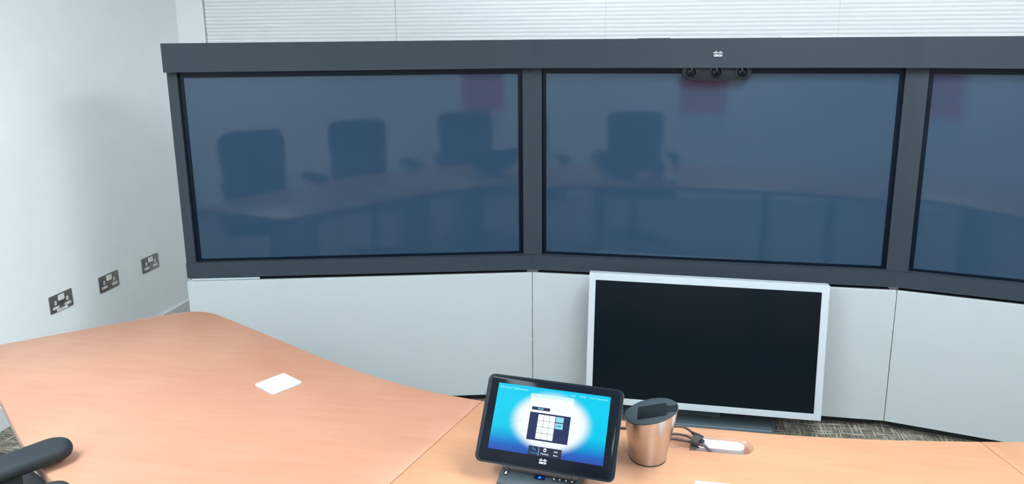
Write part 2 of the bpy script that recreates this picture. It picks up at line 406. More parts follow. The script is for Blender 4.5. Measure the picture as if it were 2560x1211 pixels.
# base cabinets
CT, CB = ZF-.088, ZF-.681
def cabinet(label, pf, pb, left=None):
    t = thing('base_cabinet', label, 'cabinet', (0, 0, 0), 0, 'light grey cabinets under the screens')
    def off(p, q, a, b2):       # shrink ends
        d = (q-p).normalized(); return p+d*a, q-d*b2
    p, q = off(pf[0], pf[1], .0014, .0014); n = Vector(((q-p).y, -(q-p).x)).normalized()
    if n.y > 0: n = -n
    def quad(d0, d1, e0=0, e1=0):
        dv = (q-p).normalized()
        return [tuple(p+dv*e0-n*d0), tuple(q-dv*e1-n*d0), tuple(q-dv*e1-n*d1), tuple(p+dv*e0-n*d1)]
    bm = bmesh.new(); f = prism(bm, quad(0, .016), CB, CT)
    bevel_faces(bm, [f[1]], .0015, 2); fin('front_panel', bm, M_PANEL, t)
    bm = bmesh.new(); prism(bm, quad(.0165, .26, .02, .02), CB+.01, CT-.003); fin('carcass', bm, M_DARKER, t)
    bm = bmesh.new(); prism(bm, quad(.050, .26, .03, .03), .0, CB+.0098); fin('plinth', bm, M_DARKER, t)
    return t, p, q, n
l0 = ptL(1.5478, .06)
tL, p, q, n = cabinet('left light grey cabinet under the left screen', [l0, hgL(.06)], None)
dv = (q-p).normalized()
bm = bmesh.new(); prism(bm, [tuple(p-n*.0165), tuple(p+dv*.019-n*.0165), tuple(p+dv*.019-n*.26), tuple(p-n*.26)], 0.0, CT); fin('side_panel', bm, M_PANEL, tL)
bm = bmesh.new(); prism(bm, [tuple(p+dv*.012-n*.027), tuple(p+dv*.31-n*.029), tuple(p+dv*.31-n*.031), tuple(p+dv*.012-n*.035)], CT-.003, CT+.0045); fin('metal_strip', bm, M_SILVER, tL)
cabinet('middle light grey cabinet half hidden by the silver framed monitor', [hgL(.06), hgR(.06)], None)
cabinet('right light grey cabinet under the right screen, right of the thin seam', [hgR(.06), ptR(1.5478, .06)], None)

# ------------------------------------------------------------------ silver monitor on its stand
t = thing('monitor', 'switched off black monitor in a silver frame standing under the middle screen', 'monitor', (-.0122, 0, 0), 0)
my, mz = -.1951, ZF-.3321
hd = bpy.data.objects.new('display_head', None)
rotm = (R(-5.8787), R(.6864), R(1.0071))
bm = bmesh.new(); ow = (-.4930, .4950); 
ringp(bm, [(ow[0], -.2898), (ow[1], -.2898), (ow[1], .2920), (ow[0], .2920)], [(-.465, -.2615), (.465, -.2615), (.465, .2615), (-.465, .2615)], 0, .045)
bmesh.ops.bevel(bm, geom=list(bm.edges), offset=.0013, segments=2, affect='EDGES')
fin('frame', bm, M_SILVER, t, (0, my, mz), rotm, True)
boxo('screen_panel', M_LCDB, t, -.4648, .4648, .004, .014, -.2613, .2613, loc=(0, my, mz), rot=rotm)
boxo('back_cover', M_BLACK, t, -.42, .42, .046, .075, -.22, .22, .01, loc=(0, my, mz), rot=rotm)
boxo('stand_column', M_GREYBASE, t, -.09, .09, -.130, -.105, .032, .30, .004)
bm = bmesh.new(); prism(bm, [(-.32, -.205), (.308, -.205), (.318, -.165), (.318, -.075), (-.33, -.075), (-.33, -.165)], 0.0005, .030)
bmesh.ops.bevel(bm, geom=[e for e in bm.edges if all(v.co.z > .02 for v in e.verts)], offset=.008, segments=3, affect='EDGES')
fin('stand_base', bm, M_GREYBASE, t)

# ------------------------------------------------------------------ wall sockets
def socket(y, z, label, sticker=False):
    t = thing('wall_socket', label, 'socket', (XL, y, z), PI/2, 'double sockets on the left wall')
    t.rotation_euler = (0, 0, PI/2)     # local x runs along the wall away from the camera, local -y into the room
    Wd, Hd = .146, .086
    bm = bmesh.new(); f0, f1, sd = prism(bm, rrect(Wd, Hd, .004, 3), -.0045, -.0001, 'y'); bevel_faces(bm, [f0], .0012, 2)
    fin('face_plate', bm, M_PLATE, t, smooth=True)
    F = -.0046
    for sx in (-1, 1):
        cx = sx*.0375
        bm = bmesh.new(); prism(bm, rrect(.0125, .0195, .002, 2, cx, .0045), F-.0006, F, 'y'); ins = fin('earth_insert', bm, M_INSERT, t)
        boxo('pin_slot', M_PIN, ins, cx-.002, cx+.002, F-.0009, F-.0006, .001, .008)
        bm = bmesh.new(); prism(bm, rrect(.0400, .0130, .002, 2, cx, -.0205), F-.0006, F, 'y'); ins = fin('live_neutral_insert', bm, M_INSERT, t)
        for s2 in (-1, 1): boxo('pin_slot', M_PIN, ins, cx+s2*.011-.0032, cx+s2*.011+.0032, F-.0009, F-.0006, -.0220, -.0188)
        bm = bmesh.new(); f = prism(bm, rrect(.0172, .027, .0015, 2, sx*.0088, .0225), F-.0045, F, 'y'); bevel_faces(bm, [f[0]], .001, 2)
        sw = fin('switch', bm, M_INSERT, t, smooth=True)
        boxo('switch_mark', M_PIN, sw, sx*.0086-.0028, sx*.0086+.0028, F-.0048, F-.0045, .0300, .0330)
    if sticker:
        bm = bmesh.new(); prism(bm, [(-.035, -.0405), (.034, -.0405), (.034, -.030), (-.035, -.030)], F-.0009, F-.0002, 'y')
        boxo('cable_flap', M_PIN, t, -.020, .022, F-.0008, F, -.004, .004)
        st = fin('label_strip', bm, M_WHITEP, t)
        boxo('printed_line', M_PIN, st, -.026, .012, F-.0011, F-.0009, -.0362, -.0342)
socket(-.2892, ZF-.276, 'double wall socket nearest the photographer, with a white label strip along its bottom edge', True)
socket(.0440, ZF-.2868, 'middle one of the three double wall sockets')
socket(.3840, ZF-.2900, 'double wall socket closest to the big screens')

# ------------------------------------------------------------------ table
ZT = .735; CXT = -.06
far = [(-.06, -1.521), (-.254, -1.519), (-.46, -1.503), (-.677, -1.474)]
farw = [(-.677, -1.474), (-.802, -1.452), (-.932, -1.415), (-1.077, -1.357), (-1.239, -1.279), (-1.425, -1.178), (-1.589, -1.090), (-1.722, -1.0195)]
corner1 = [(-1.765, -.998), (-1.805, -.986), (-1.845, -.984), (-1.882, -.994), (-1.918, -1.014)]
endw = [(-1.956, -1.044), (-2.052, -1.129), (-2.143, -1.211), (-2.230, -1.288), (-2.311, -1.364)]
corner2 = [(-2.345, -1.402), (-2.352, -1.432), (-2.338, -1.458)]
near = [(-2.16, -1.575), (-1.992, -1.694), (-1.802, -1.841), (-1.701, -1.913), (-1.618, -1.968), (-1.531, -2.019), (-1.35, -2.112), (-1.12, -2.190), (-.893, -2.246)]
nearc = [(-.893, -2.246), (-.62, -2.285), (-.34, -2.302), (-.06, -2.306)]
def mir(L): return [(2*CXT-x, y) for x, y in L]
def smooth2(L, n=5): return [(p.x, p.y) for p in smooth_path([(x, y, 0) for x, y in L], n)]
fw, nw, fc, nc = smooth2(farw), smooth2(near), smooth2(far), smooth2(nearc)
wing = fw+corner1+endw+corner2+nw
wing = [(x-.0008 if (x, y) in (fw[0], nw[-1]) else x, y) for x, y in wing]
cen = list(reversed(fc))+mir(fc)[1:]+mir(nc)+list(reversed(nc))[1:]
def inset(poly, d):
    A = sum(poly[i-1][0]*poly[i][1]-poly[i][0]*poly[i-1][1] for i in range(len(poly))); sg = 1 if A > 0 else -1
    out = []
    for i in range(len(poly)):
        p, q, r = Vector(poly[i-1]), Vector(poly[i]), Vector(poly[(i+1) % len(poly)])
        a = (q-p).normalized(); b2 = (r-q).normalized(); na, nb = Vector((-a.y, a.x)), Vector((-b2.y, b2.x))
        n = (na+nb).normalized(); k = d/max(.3, n.dot(na)); out.append((q.x+sg*n.x*k, q.y+sg*n.y*k))
    return out
def loft(bm, rings, cap=True):
    """rings: lists of equal length of 3-D points"""
    V = [[bm.verts.new(p) for p in r] for r in rings]; n = len(V[0])
    for A, B in zip(V, V[1:]):
        for i in range(n): j = (i+1) % n; bm.faces.new((A[i], A[j], B[j], B[i]))
    if cap: bm.faces.new(V[0]); bm.faces.new(V[-1])
    return V
def fill(bm, loops):
    es = []
    for L in loops:
        for i in range(len(L)):
            e = bm.edges.get((L[i], L[(i+1) % len(L)])) or bm.edges.new((L[i], L[(i+1) % len(L)])); es.append(e)
    bmesh.ops.triangle_fill(bm, edges=es, use_beauty=True)
def tabletop(poly, m, parent, hole=None):
    bm = bmesh.new(); prof = [(.004, ZT-.030), (.0012, ZT-.0288), (0, ZT-.026), (0, ZT-.004), (.0012, ZT-.0012), (.004, ZT)]
    V = loft(bm, [[(x, y, z) for x, y in (inset(poly, d) if d else poly)] for d, z in prof], cap=False)
    bo, to = [V[0]], [V[-1]]
    if hole:
        Hh = loft(bm, [[(x, y, z) for x, y in hole] for z in (ZT-.030, ZT)], cap=False); bo.append(Hh[0]); to.append(Hh[1])
    fill(bm, bo); fill(bm, to)
    return fin('tabletop', bm, m, parent, smooth=True)
OX, OY, OHL, ORR = -.090, -1.5985, .107, .0365
def oblong(hl, r, n=14, cx=0, cy=0):
    return [(cx+hl-r+r*cos(R(-90+180*i/n)), cy+r*sin(R(-90+180*i/n))) for i in range(n+1)]+[(cx-hl+r+r*cos(R(90+180*i/n)), cy+r*sin(R(90+180*i/n))) for i in range(n+1)]
tw = thing('table_section', 'left wing of the cherry wood table reaching towards the left wall', 'table', (-1.4, -1.6, 0), 0, 'sections of the curved table')
tc_ = thing('table_section', 'middle section of the cherry wood table carrying the tablet and the steel cup', 'table', (-.06, -1.9, 0), 0, 'sections of the curved table')
tr_ = thing('table_section', 'right wing of the cherry wood table, a small corner at bottom right', 'table', (1.28, -1.6, 0), 0, 'sections of the curved table')
def shift(poly, o): return [(x-o.location.x, y-o.location.y) for x, y in poly]
tabletop(shift(wing, tw), M_WOODL, tw)
ct = tabletop(shift(cen, tc_), M_WOODC, tc_, shift(oblong(OHL, ORR, cx=OX, cy=OY), tc_))
rw = [(2*CXT-x, y) for x, y in wing]; tabletop(shift(list(reversed(rw)), tr_), M_WOODR, tr_)
# scooped liner of the trough (wooden), open in the middle for the white insert
bm = bmesh.new(); rings = []
for hl, r, z in ((OHL-.0002, ORR-.0002, ZT-.0004), (OHL-.003, ORR-.003, ZT-.004), (OHL-.008, ORR-.006, ZT-.011), (OHL-.014, ORR-.009, ZT-.020), (OHL-.022, ORR-.013, ZT-.029), (.02, .001, ZT-.0295)):
    rings.append([bm.verts.new((x-tc_.location.x, y-tc_.location.y, z)) for x, y in oblong(hl, r, cx=OX, cy=OY)])
for A, B in zip(rings, rings[1:]):
    for i in range(len(A)): j = (i+1) % len(A); bm.faces.new((A[i], A[j], B[j], B[i]))
bm.faces.new(rings[-1])
fin('cable_trough', bm, M_WOODG, tc_, smooth=True)
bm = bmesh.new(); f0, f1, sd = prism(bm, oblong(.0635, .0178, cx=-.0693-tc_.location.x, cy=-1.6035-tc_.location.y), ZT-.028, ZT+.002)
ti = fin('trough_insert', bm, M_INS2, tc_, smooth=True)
bm = bmesh.new(); f0, f1, sd = prism(bm, oblong(.0638, .0181, cx=-.0693-tc_.location.x, cy=-1.6035-tc_.location.y), ZT+.0022, ZT+.0045)
bevel_faces(bm, [f1], .0012, 3); fin('insert_cap', bm, M_WHITEP, ti, smooth=True)
# legs and modesty panels
def leg_at(par, x, y, rz):
    bm = bmesh.new(); box(bm, -.03, .03, -.20, .20, .03, ZT-.031, .006); box(bm, -.05, .05, -.26, .26, .001, .03, .006)
    fin('leg', bm, M_STEEL, par, (x-par.location.x, y-par.location.y, 0), (0, 0, rz), True)
leg_at(tw, -1.80, -1.42, R(-27)); leg_at(tw, -1.02, -1.80, R(-14))
leg_at(tc_, -.62, -1.88, R(-8)); leg_at(tc_, .50, -1.88, R(8))
leg_at(tr_, .90, -1.80, R(14)); leg_at(tr_, 1.68, -1.42, R(27))

# ------------------------------------------------------------------ table microphones (white square plates)
def mic(x, y, rz, label, s=.097):
    t = thing('table_microphone', label, 'microphone', (x, y, ZT), rz, 'white table plates')
    bm = bmesh.new(); n = 44; hs = s/2; V = {}
    def inside(u, v):
        du = hs-abs(u); dv = hs-abs(v); return min(du, dv)
    for i in range(n+1):
        for j in range(n+1):
            u, v = -hs+s*i/n, -hs+s*j/n
            e = inside(u, v); z = .0050
            if e < .004: z = .0050-(.004-e)*.35
            d = (abs((u-.004)/.038)**4+abs((v-.006)/.034)**4)**.25
            z -= .0048*max(0, 1-d**5)*max(0, min(1, (v+.032)/.045)) if d < 1 else 0
            # rounded plan corners
            cu, cv = abs(u)-(hs-.008), abs(v)-(hs-.008)
            if cu > 0 and cv > 0:
                L = math.hypot(cu, cv)
                if L > .008: u = math.copysign(hs-.008+cu/L*.008, u); v = math.copysign(hs-.008+cv/L*.008, v)
            V[i, j] = bm.verts.new((u, v, z))
    for i in range(n):
        for j in range(n): bm.faces.new((V[i, j], V[i+1, j], V[i+1, j+1], V[i, j+1]))
    rim = [V[i, 0] for i in range(n+1)]+[V[n, j] for j in range(1, n+1)]+[V[i, n] for i in range(n-1, -1, -1)]+[V[0, j] for j in range(n-1, 0, -1)]
    lowv = [bm.verts.new((v.co.x, v.co.y, .0002)) for v in rim]
    for i in range(len(rim)): j = (i+1) % len(rim); bm.faces.new((rim[i], rim[j], lowv[j], lowv[i]))
    bm.faces.new(lowv)
    bmesh.ops.remove_doubles(bm, verts=bm.verts, dist=1e-6)
    fin('dished_plate', bm, M_MIC, t, smooth=True)
mic(-1.274, -1.478, R(-30), 'square white dished plate lying on the left wing of the table')
mic(-.0795, -1.815, R(0), 'white dished plate cut off by the bottom edge, in front of the steel cup', .098)

# ------------------------------------------------------------------ steel cup with slotted lid
t = thing('steel_cup', 'slanted brushed steel cup with a dark slotted lid beside the tablet', 'cup', (-.232, -1.682, ZT))
SEG = 64
def rimz(c, k=0): return .114+.0162*c+k
bm = bmesh.new(); rings = []
prof = [(0, .0405, 0), (0, .042, .001)]+[(f, .042+.0195*f, None) for f in (0.02, .25, .5, .75, 1)]
for q_, r_, zz in prof:
    L = []
    for i in range(SEG):
        a = 2*PI*i/SEG; zt = rimz(cos(a)); zv = zz if zz is not None else .001+(zt-.001)*q_
        L.append(bm.verts.new((.005*q_+r_*cos(a), .006*q_+r_*sin(a), zv)))
    rings.append(L)
L = [bm.verts.new((.005+.0598*cos(2*PI*i/SEG), .006+.0598*sin(2*PI*i/SEG), rimz(cos(2*PI*i/SEG)))) for i in range(SEG)]; rings.append(L)
L = [bm.verts.new((.005+.0590*cos(2*PI*i/SEG), .006+.0590*sin(2*PI*i/SEG), rimz(cos(2*PI*i/SEG))-.012)) for i in range(SEG)]; rings.append(L)
for A, B in zip(rings, rings[1:]):
    for i in range(SEG): j = (i+1) % SEG; bm.faces.new((A[i], A[j], B[j], B[i]))
bm.faces.new(rings[0])
fin('cup_body', bm, M_STEELB, t, smooth=True)
bm = bmesh.new(); cyl(bm, .0424, .0428, 0, .0022, 64); fin('foot_ring', bm, M_BLACK, t, smooth=True)
# lid: flat plug with a keyhole-shaped slot sunk into it
def lidz(x): return .114+.0162*(x-.005)/.0615
def lidpt(x, y, k): return (x, y, lidz(x)+k)
C0x, C0y, LR = .005, .006, .0612
ya, yb = -.015, .018                     # mouth of the slot at the rim
aa, ab = math.asin((ya-C0y)/LR), math.asin((yb-C0y)/LR)
arc = [(C0x+LR*cos(ab+(2*PI+aa-ab)*i/SEG), C0y+LR*sin(ab+(2*PI+aa-ab)*i/SEG)) for i in range(SEG+1)]
slot = [(.0455, ya), (.0420, -.0155), (.0400, -.0180), (.0385, -.0235), (.0360, -.0262), (.0330, -.0270), (-.0245, -.0270), (-.0268, -.0258), (-.0275, -.0230),
        (-.0265, .0310), (-.0245, .0348), (-.0210, .0360), (.0345, .0360), (.0372, .0348), (.0385, .0320), (.0395, .0225), (.0415, .0190), (.0450, yb)]
plan = arc+slot
bm = bmesh.new()
def shr(p, k): return (C0x+(p[0]-C0x)*k, C0y+(p[1]-C0y)*k)
rings = [[lidpt(*(shr(p_, .82) if i <= SEG else p_), -.052) for i, p_ in enumerate(plan)], [lidpt(*p_, -.001) for p_ in plan], [lidpt(*p_, .0014) for p_ in plan],
         [lidpt(*p_, .0024) for p_ in inset(plan, .0012)]]
V = loft(bm, rings, cap=False); fill(bm, [V[0]]); fill(bm, [V[-1]])
lid = fin('lid', bm, M_LIDM, t, smooth=True)
bm = bmesh.new(); f = [bm.verts.new(lidpt(C0x+.0495*cos(2*PI*i/40), C0y+.0495*sin(2*PI*i/40), -.0525)) for i in range(40)]
f2 = [bm.verts.new(lidpt(C0x+.0480*cos(2*PI*i/40), C0y+.0480*sin(2*PI*i/40), -.0555)) for i in range(40)]
bm.faces.new(f); bm.faces.new(f2)
for i in range(40): j = (i+1) % 40; bm.faces.new((f[i], f[j], f2[j], f2[i]))
fin('slot_floor', bm, M_LIDM, lid)

# ------------------------------------------------------------------ cables with connectors, held by a strap
def cable(pts, label, r=.0029, conn=None):
    p0 = Vector(pts[0]); t = thing('cable', label, 'cable', tuple(p0), 0, 'dark cables beside the trough')
    P = [p-p0 for p in smooth_path(pts, 8)]
    bm = bmesh.new(); tube(bm, P, r); fin('cord', bm, M_CABLE, t, smooth=True)
    if conn:
        P = [p-p0 for p in smooth_path(conn, 6)]
        L = len(P); bm = bmesh.new(); tube(bm, P, [.0036+.0028*min(1, i/(L*.5)) for i in range(L)], 12); fin('connector_boot', bm, M_BLACK, t, smooth=True)
        d = (P[-1]-P[-2]).normalized(); e = P[-1]
        bm = bmesh.new(); box(bm, 0, .0115, -.0038, .0038, -.0020, .0020, .0006)
        o = fin('connector_tip', bm, M_CONN, t, tuple(e), smooth=True); o.rotation_euler = d.to_track_quat('X', 'Z').to_euler()
    return t
g = ZT+.0032
cable([(-.420, -1.665, g), (-.36, -1.590, g), (-.300, -1.563, g), (-.245, -1.575, g+.004), (-.205, -1.585, g+.010), (-.172, -1.575, g+.022), (-.145, -1.574, g+.022), (-.126, -1.588, g+.017)],
      'topmost dark cable, running from behind the tablet past the cup', conn=[(-.127, -1.587, g+.0165), (-.113, -1.598, g+.015), (-.1045, -1.605, g+.014)])
cable([(-.198, -1.604, g+.001), (-.1755, -1.594, g+.012), (-.146, -1.596, g+.013), (-.130, -1.603, g+.011), (-.119, -1.6055, g+.008)],
      'middle dark cable ending in a light connector tip beside the strap', conn=[(-.119, -1.6055, g+.008), (-.110, -1.609, g+.0070), (-.1015, -1.613, g+.006)])
cable([(-.200, -1.609, g), (-.1755, -1.601, g+.003), (-.149, -1.606, g+.004), (-.123, -1.615, g+.006), (-.100, -1.621, g+.004), (-.090, -1.6265, g-.001), (-.083, -1.630, g-.008), (-.079, -1.626, g-.018)],
      'lowest dark cable, dropping into the wooden trough')
# strap: a soft cuff around the bundle
t = thing('cable_strap', 'black cable strap wrapped round the three cables at the trough', 'strap', (-.1165, -1.6110, ZT+.0115), R(-30))
bm = bmesh.new(); n = 28
ro, ri = [], []
for i in range(n):
    a = 2*PI*i/n; ro.append((.0165*cos(a)*(1+.06*sin(3*a)), .0122*sin(a))); ri.append((.0135*cos(a), .0095*sin(a)))
V = [[bm.verts.new((x, p_[0], p_[1])) for p_ in L] for x, L in ((-.0105, ri), (-.0105, ro), (.0105, ro), (.0105, ri))]
for k in range(4):
    A, B = V[k], V[(k+1) % 4]
    for i in range(n): j = (i+1) % n; bm.faces.new((A[i], A[j], B[j], B[i]))
bmesh.ops.bevel(bm, geom=[e for e in bm.edges if abs(e.verts[0].co.x-e.verts[1].co.x) < 1e-6], offset=.001, segments=2, affect='EDGES')
fin('cuff', bm, M_STRAP, t, smooth=True)
boxo('strap_tail', M_STRAP, t, -.009, .009, -.0215, -.011, -.0085, -.0060, .0008)

# ------------------------------------------------------------------ touch tablet
ty, tt = R(-6.5716), R(-36.6305)
T = thing('touch_tablet', 'black touch tablet on a stand with a lit cyan dial pad screen', 'tablet', (-.4508, -1.7873, ZT), ty)
TZ = .1252
def on(o): o.parent = T; o.location = (0, 0, TZ); o.rotation_euler = (tt, 0, 0); return o
bm = bmesh.new(); f0, f1, sd = prism(bm, rrect(.312, .193, .013, 6, 0, -.0055), .0015, .021, 'y'); bevel_faces(bm, [f1], .006, 3); bevel_faces(bm, [f0], .0018, 2)
on(fin('tablet_body', bm, M_TAB, smooth=True))
bm = bmesh.new(); ringp(bm, rrect(.3160, .1965, .0145, 6, 0, -.0055), rrect(.311, .192, .0125, 6, 0, -.0055), .006, .009)
on(fin('rim', bm, M_EDGE, smooth=True))
bm = bmesh.new(); f0, f1, sd = prism(bm, rrect(.299, .188, .009, 6, 0, -.0052), 0, .0022, 'y'); bevel_faces(bm, [f0], .0008, 2)
gl = on(fin('front_glass', bm, M_TABGL, smooth=True))
logo(gl, -.0012, -.0003, -.0840, .0195, M_PRINT)
# lit display: every shape a thin lit layer
def ui_bg():
    m, n, l, b = nodes_of('lit display background')
    b.inputs['Base Color'].default_value = (0, 0, 0, 1); b.inputs['Roughness'].default_value = .3; b.inputs['Specular IOR Level'].default_value = .05
    tc = n.new('ShaderNodeTexCoord'); sx = n.new('ShaderNodeSeparateXYZ'); l.new(tc.outputs['Object'], sx.inputs[0])
    ramp = n.new('ShaderNodeValToRGB'); mr = n.new('ShaderNodeMapRange'); mr.inputs['From Min'].default_value = -.0735; mr.inputs['From Max'].default_value = .0735
    l.new(sx.outputs['Z'], mr.inputs['Value']); l.new(mr.outputs[0], ramp.inputs['Fac'])
    e = ramp.color_ramp.elements; e[0].position = 0; e[0].color = (*lin(48, 84, 176), 1); e[1].position = 1; e[1].color = (*lin(20, 205, 245), 1)
    for p_, c in ((.10, lin(36, 106, 198)), (.22, lin(8, 165, 225)), (.36, lin(8, 205, 240)), (.75, lin(14, 212, 246))):
        x = e.new(p_); x.color = (*c, 1)
    mp = n.new('ShaderNodeMapping'); mp.vector_type = 'POINT'; mp.inputs['Location'].default_value = (-.03, 0, 0); mp.inputs['Scale'].default_value = (1/.105, 0, 1/.075)
    l.new(tc.outputs['Object'], mp.inputs['Vector'])
    ln = n.new('ShaderNodeVectorMath'); ln.operation = 'LENGTH'; l.new(mp.outputs['Vector'], ln.inputs[0])
    g2 = n.new('ShaderNodeMapRange'); g2.interpolation_type = 'SMOOTHERSTEP'; g2.inputs['From Min'].default_value = .98; g2.inputs['From Max'].default_value = .62; g2.inputs['To Min'].default_value = 0; g2.inputs['To Max'].default_value = 1
    l.new(ln.outputs['Value'], g2.inputs['Value'])
    mx = n.new('ShaderNodeMix'); mx.data_type = 'RGBA'; l.new(g2.outputs[0], mx.inputs['Factor']); l.new(ramp.outputs['Color'], mx.inputs[6]); mx.inputs[7].default_value = (.95, 1, 1, 1)
    l.new(mx.outputs[2], b.inputs['Emission Color']); b.inputs['Emission Strength'].default_value = 1.0
    return m
E_W = emis('lit white', (.95, 1, 1)); E_DK = emis('lit slate', lin(46, 56, 98)); E_LT = emis('lit pale cyan', lin(150, 228, 240))
E_DOCK = emis('lit dock', lin(48, 54, 74)); E_TX = emis('lit text', lin(150, 250, 255)); E_BL = emis('lit blue text', lin(40, 160, 235)); E_PALE = emis('lit pale panel', lin(215, 250, 248))
E_GREY = emis('lit grey text', lin(120, 190, 190)); E_LINE = emis('lit line', lin(120, 150, 220))
disp = on(boxo('display', ui_bg(), None, -.1305, .1305, -.0005, -.0001, -.0735, .0735))
def lay(name, m, x0, x1, z0, z1, k=1, r=0, par=None):
    bm = bmesh.new(); y = -.0005-.00015*k
    P = rrect(x1-x0, z1-z0, r, 3, (x0+x1)/2, (z0+z1)/2) if r else [(x0, z0), (x1, z0), (x1, z1), (x0, z1)]
    prism(bm, P, y, y+.00014, 'y'); return fin(name, bm, m, disp)
def utx(s, size, m, x, z, al='LEFT', off=0, k=2, sx=1): return text('screen_text', s, size, m, disp, (x, -.0005-.00015*k-.00005, z), align=al, off=off, sx=sx)
lay('dial_panel', E_PALE, -.0505, .0500, .0515, .0590, 1); lay('number_field', E_W, -.0495, .0490, .0325, .0514, 1)
utx('Dialing', .0040, E_GREY, -.048, .0553)
lay('tab', E_DK, -.0438, -.0016, .0238, .0306, 2); utx('Redial', .0052, E_TX, -.0230, .0272, 'CENTER', .0001, 3)
utx('Directory', .0040, E_PALE, .0240, .0272, 'CENTER')
lay('keypad', E_DK, -.0463, .0474, -.0418, .0184, 1)
for i in range(3):
    for j in range(4):
        x0 = -.0263+i*.01335; z1 = .0150-j*.01345
        lay('key', E_W, x0, x0+.0128, z1-.0129, z1, 2, .0009)
for z0, z1, s in ((.0030, .0147, '-'), (-.0113, .0009, '')):
    lay('side_key', E_LT, .0146, .0323, z0, z1, 2, .0009)
utx('-', .006, E_GREY, .0235, .0088, 'CENTER', k=3); lay('backspace_icon', E_BL, .0185, .0290, -.0068, -.0036, 3, .0012)
lay('dock', E_DOCK, -.0375, .0376, -.0734, -.0540, 1); lay('dock_divider', E_LINE, -.0148, -.0128, -.0734, -.0535, 2)
bm = bmesh.new(); tube(bm, smooth_path([(-.0275, -.0009, -.0566), (-.0272, -.0009, -.0598), (-.0247, -.0009, -.0618), (-.0215, -.0009, -.0620)], 5), .0009, 6); fin('phone_icon', bm, E_BL, disp)
for x, z in ((-.0272, -.0570), (-.0220, -.0621)):
    lay('phone_icon', E_BL, x-.0013, x+.0013, z-.0013, z+.0013, 3, .0005)
utx('New Call', .0043, E_BL, -.0245, -.0685, 'CENTER', .00012)
lay('document_icon', E_W, -.0030, .0030, -.0635, -.0560, 3, .0008); lay('document_icon', E_DOCK, -.0017, .0017, -.0615, -.0588, 4)
utx('Presentation', .0042, E_W, .0004, -.0680, 'CENTER', .00012, sx=.86)
for k in range(3): lay('dot_icon', E_W, .0206+k*.0029, .0229+k*.0029, -.0618, -.0590, 3, .0009)
utx('More', .0043, E_W, .0247, -.0680, 'CENTER', .00012)
utx('Cisco TelePresence', .0078, E_TX, -.1135, .0650, 'LEFT', .0001, sx=.88)
for k in range(2):
    bm = bmesh.new(); c0 = -.1225+k*.0045; ringp(bm, [(c0+.0024*cos(2*PI*i/14), .0652+.0030*sin(2*PI*i/14)) for i in range(14)], [(c0+.0015*cos(2*PI*i/14), .0652+.0020*sin(2*PI*i/14)) for i in range(14)], -.0008, -.0006); fin('header_icon', bm, E_TX, disp)
utx('09:22', .0050, E_TX, .0418, .0655, off=.0001, sx=.9); utx('|', .0050, E_TX, .0570, .0655); utx('1007005', .0050, E_TX, .0602, .0655, off=.0001, sx=.88)
utx('|', .0050, E_TX, .0815, .0655); utx('Room Telepresence', .0050, E_TX, .0852, .0655, off=.0001, sx=.96)
for pts in ([(-.129, -.034), (-.105, -.022), (-.080, -.010), (-.062, -.004)], [(-.120, .010), (-.100, .008), (-.078, .0), (-.062, -.006)]):
    bm = bmesh.new(); tube(bm, smooth_path([(x, -.0005, z) for x, z in pts], 4), .0002, 4); fin('swirl_line', bm, emis('lit swirl', lin(30, 190, 225)), disp)
# stand
bm = bmesh.new(); prism(bm, [(-.084, .0015), (-.084, .0085), (-.0800, .0105), (-.0440, .0205), (-.010, .0215), (.060, .0180), (.066, .012), (.066, .0015)], -.0985, .0835, 'x')
bmesh.ops.bevel(bm, geom=list(bm.edges), offset=.0022, segments=2, affect='EDGES')
sb = fin('stand_base', bm, M_TABB, T, smooth=True)
boxo('stand_foot', M_BLACK, T, -.094, .079, -.078, .060, .0002, .0016)
ang = math.atan2(.010, .036)
def btn_xf(o, x, y): o.location = (x, y, .0105+(y+.080)*.2778+.0002); o.rotation_euler = (ang, 0, 0); return o
bm = bmesh.new(); cyl(bm, .0066, .0060, -.001, .0008, 28); b1 = btn_xf(fin('mute_button', bm, M_BLACK, sb, smooth=True), -.0850, -.0530)
bm = bmesh.new(); prism(bm, rrect(.0032, .0060, .0015, 4, 0, .0006), .0008, .0011); prism(bm, rrect(.0062, .0018, .0008, 3, 0, -.0028), .0008, .0011); fin('microphone_icon', bm, M_PRINT, b1)
bm = bmesh.new(); prism(bm, rrect(.0270, .0118, .0058, 7), -.001, .0008); b2_ = btn_xf(fin('speaker_button', bm, M_BLACK, sb, smooth=True), -.0080, -.0520)
bm = bmesh.new(); cyl(bm, .0032, .0024, .0008, .0013, 20); fin('led', bm, emis('blue led', lin(20, 150, 255), 1.6), b2_)
bm = bmesh.new(); prism(bm, rrect(.0250, .0100, .0049, 7), .0003, .00085); fin('led_halo', bm, emis('led violet glow', lin(40, 50, 150), .35), b2_)
bm = bmesh.new(); prism(bm, rrect(.0540, .0112, .0050, 7), -.001, .0007); b3_ = btn_xf(fin('button_strip', bm, M_BLACK, sb, smooth=True), .0455, -.0490)
bm = bmesh.new(); tube(bm, smooth_path([(-.0226, .0026, .0010), (-.0222, -.0008, .0010), (-.0196, -.0026, .0010)], 5), .0010, 6); fin('handset_icon', bm, M_PRINT, b3_)
for x in (-.008, .006): 
    bm = bmesh.new(); prism(bm, [(x-.0022, -.0005), (x+.0006, -.0028), (x+.0006, .0018), (x-.0022, .0008)], .0007, .0010); fin('volume_icon', bm, M_PRINT, b3_)
bm = bmesh.new(); prism(bm, rrect(.005, .0014, .0006, 3, .0190, 0), .0007, .0010); fin('volume_icon', bm, M_PRINT, b3_)
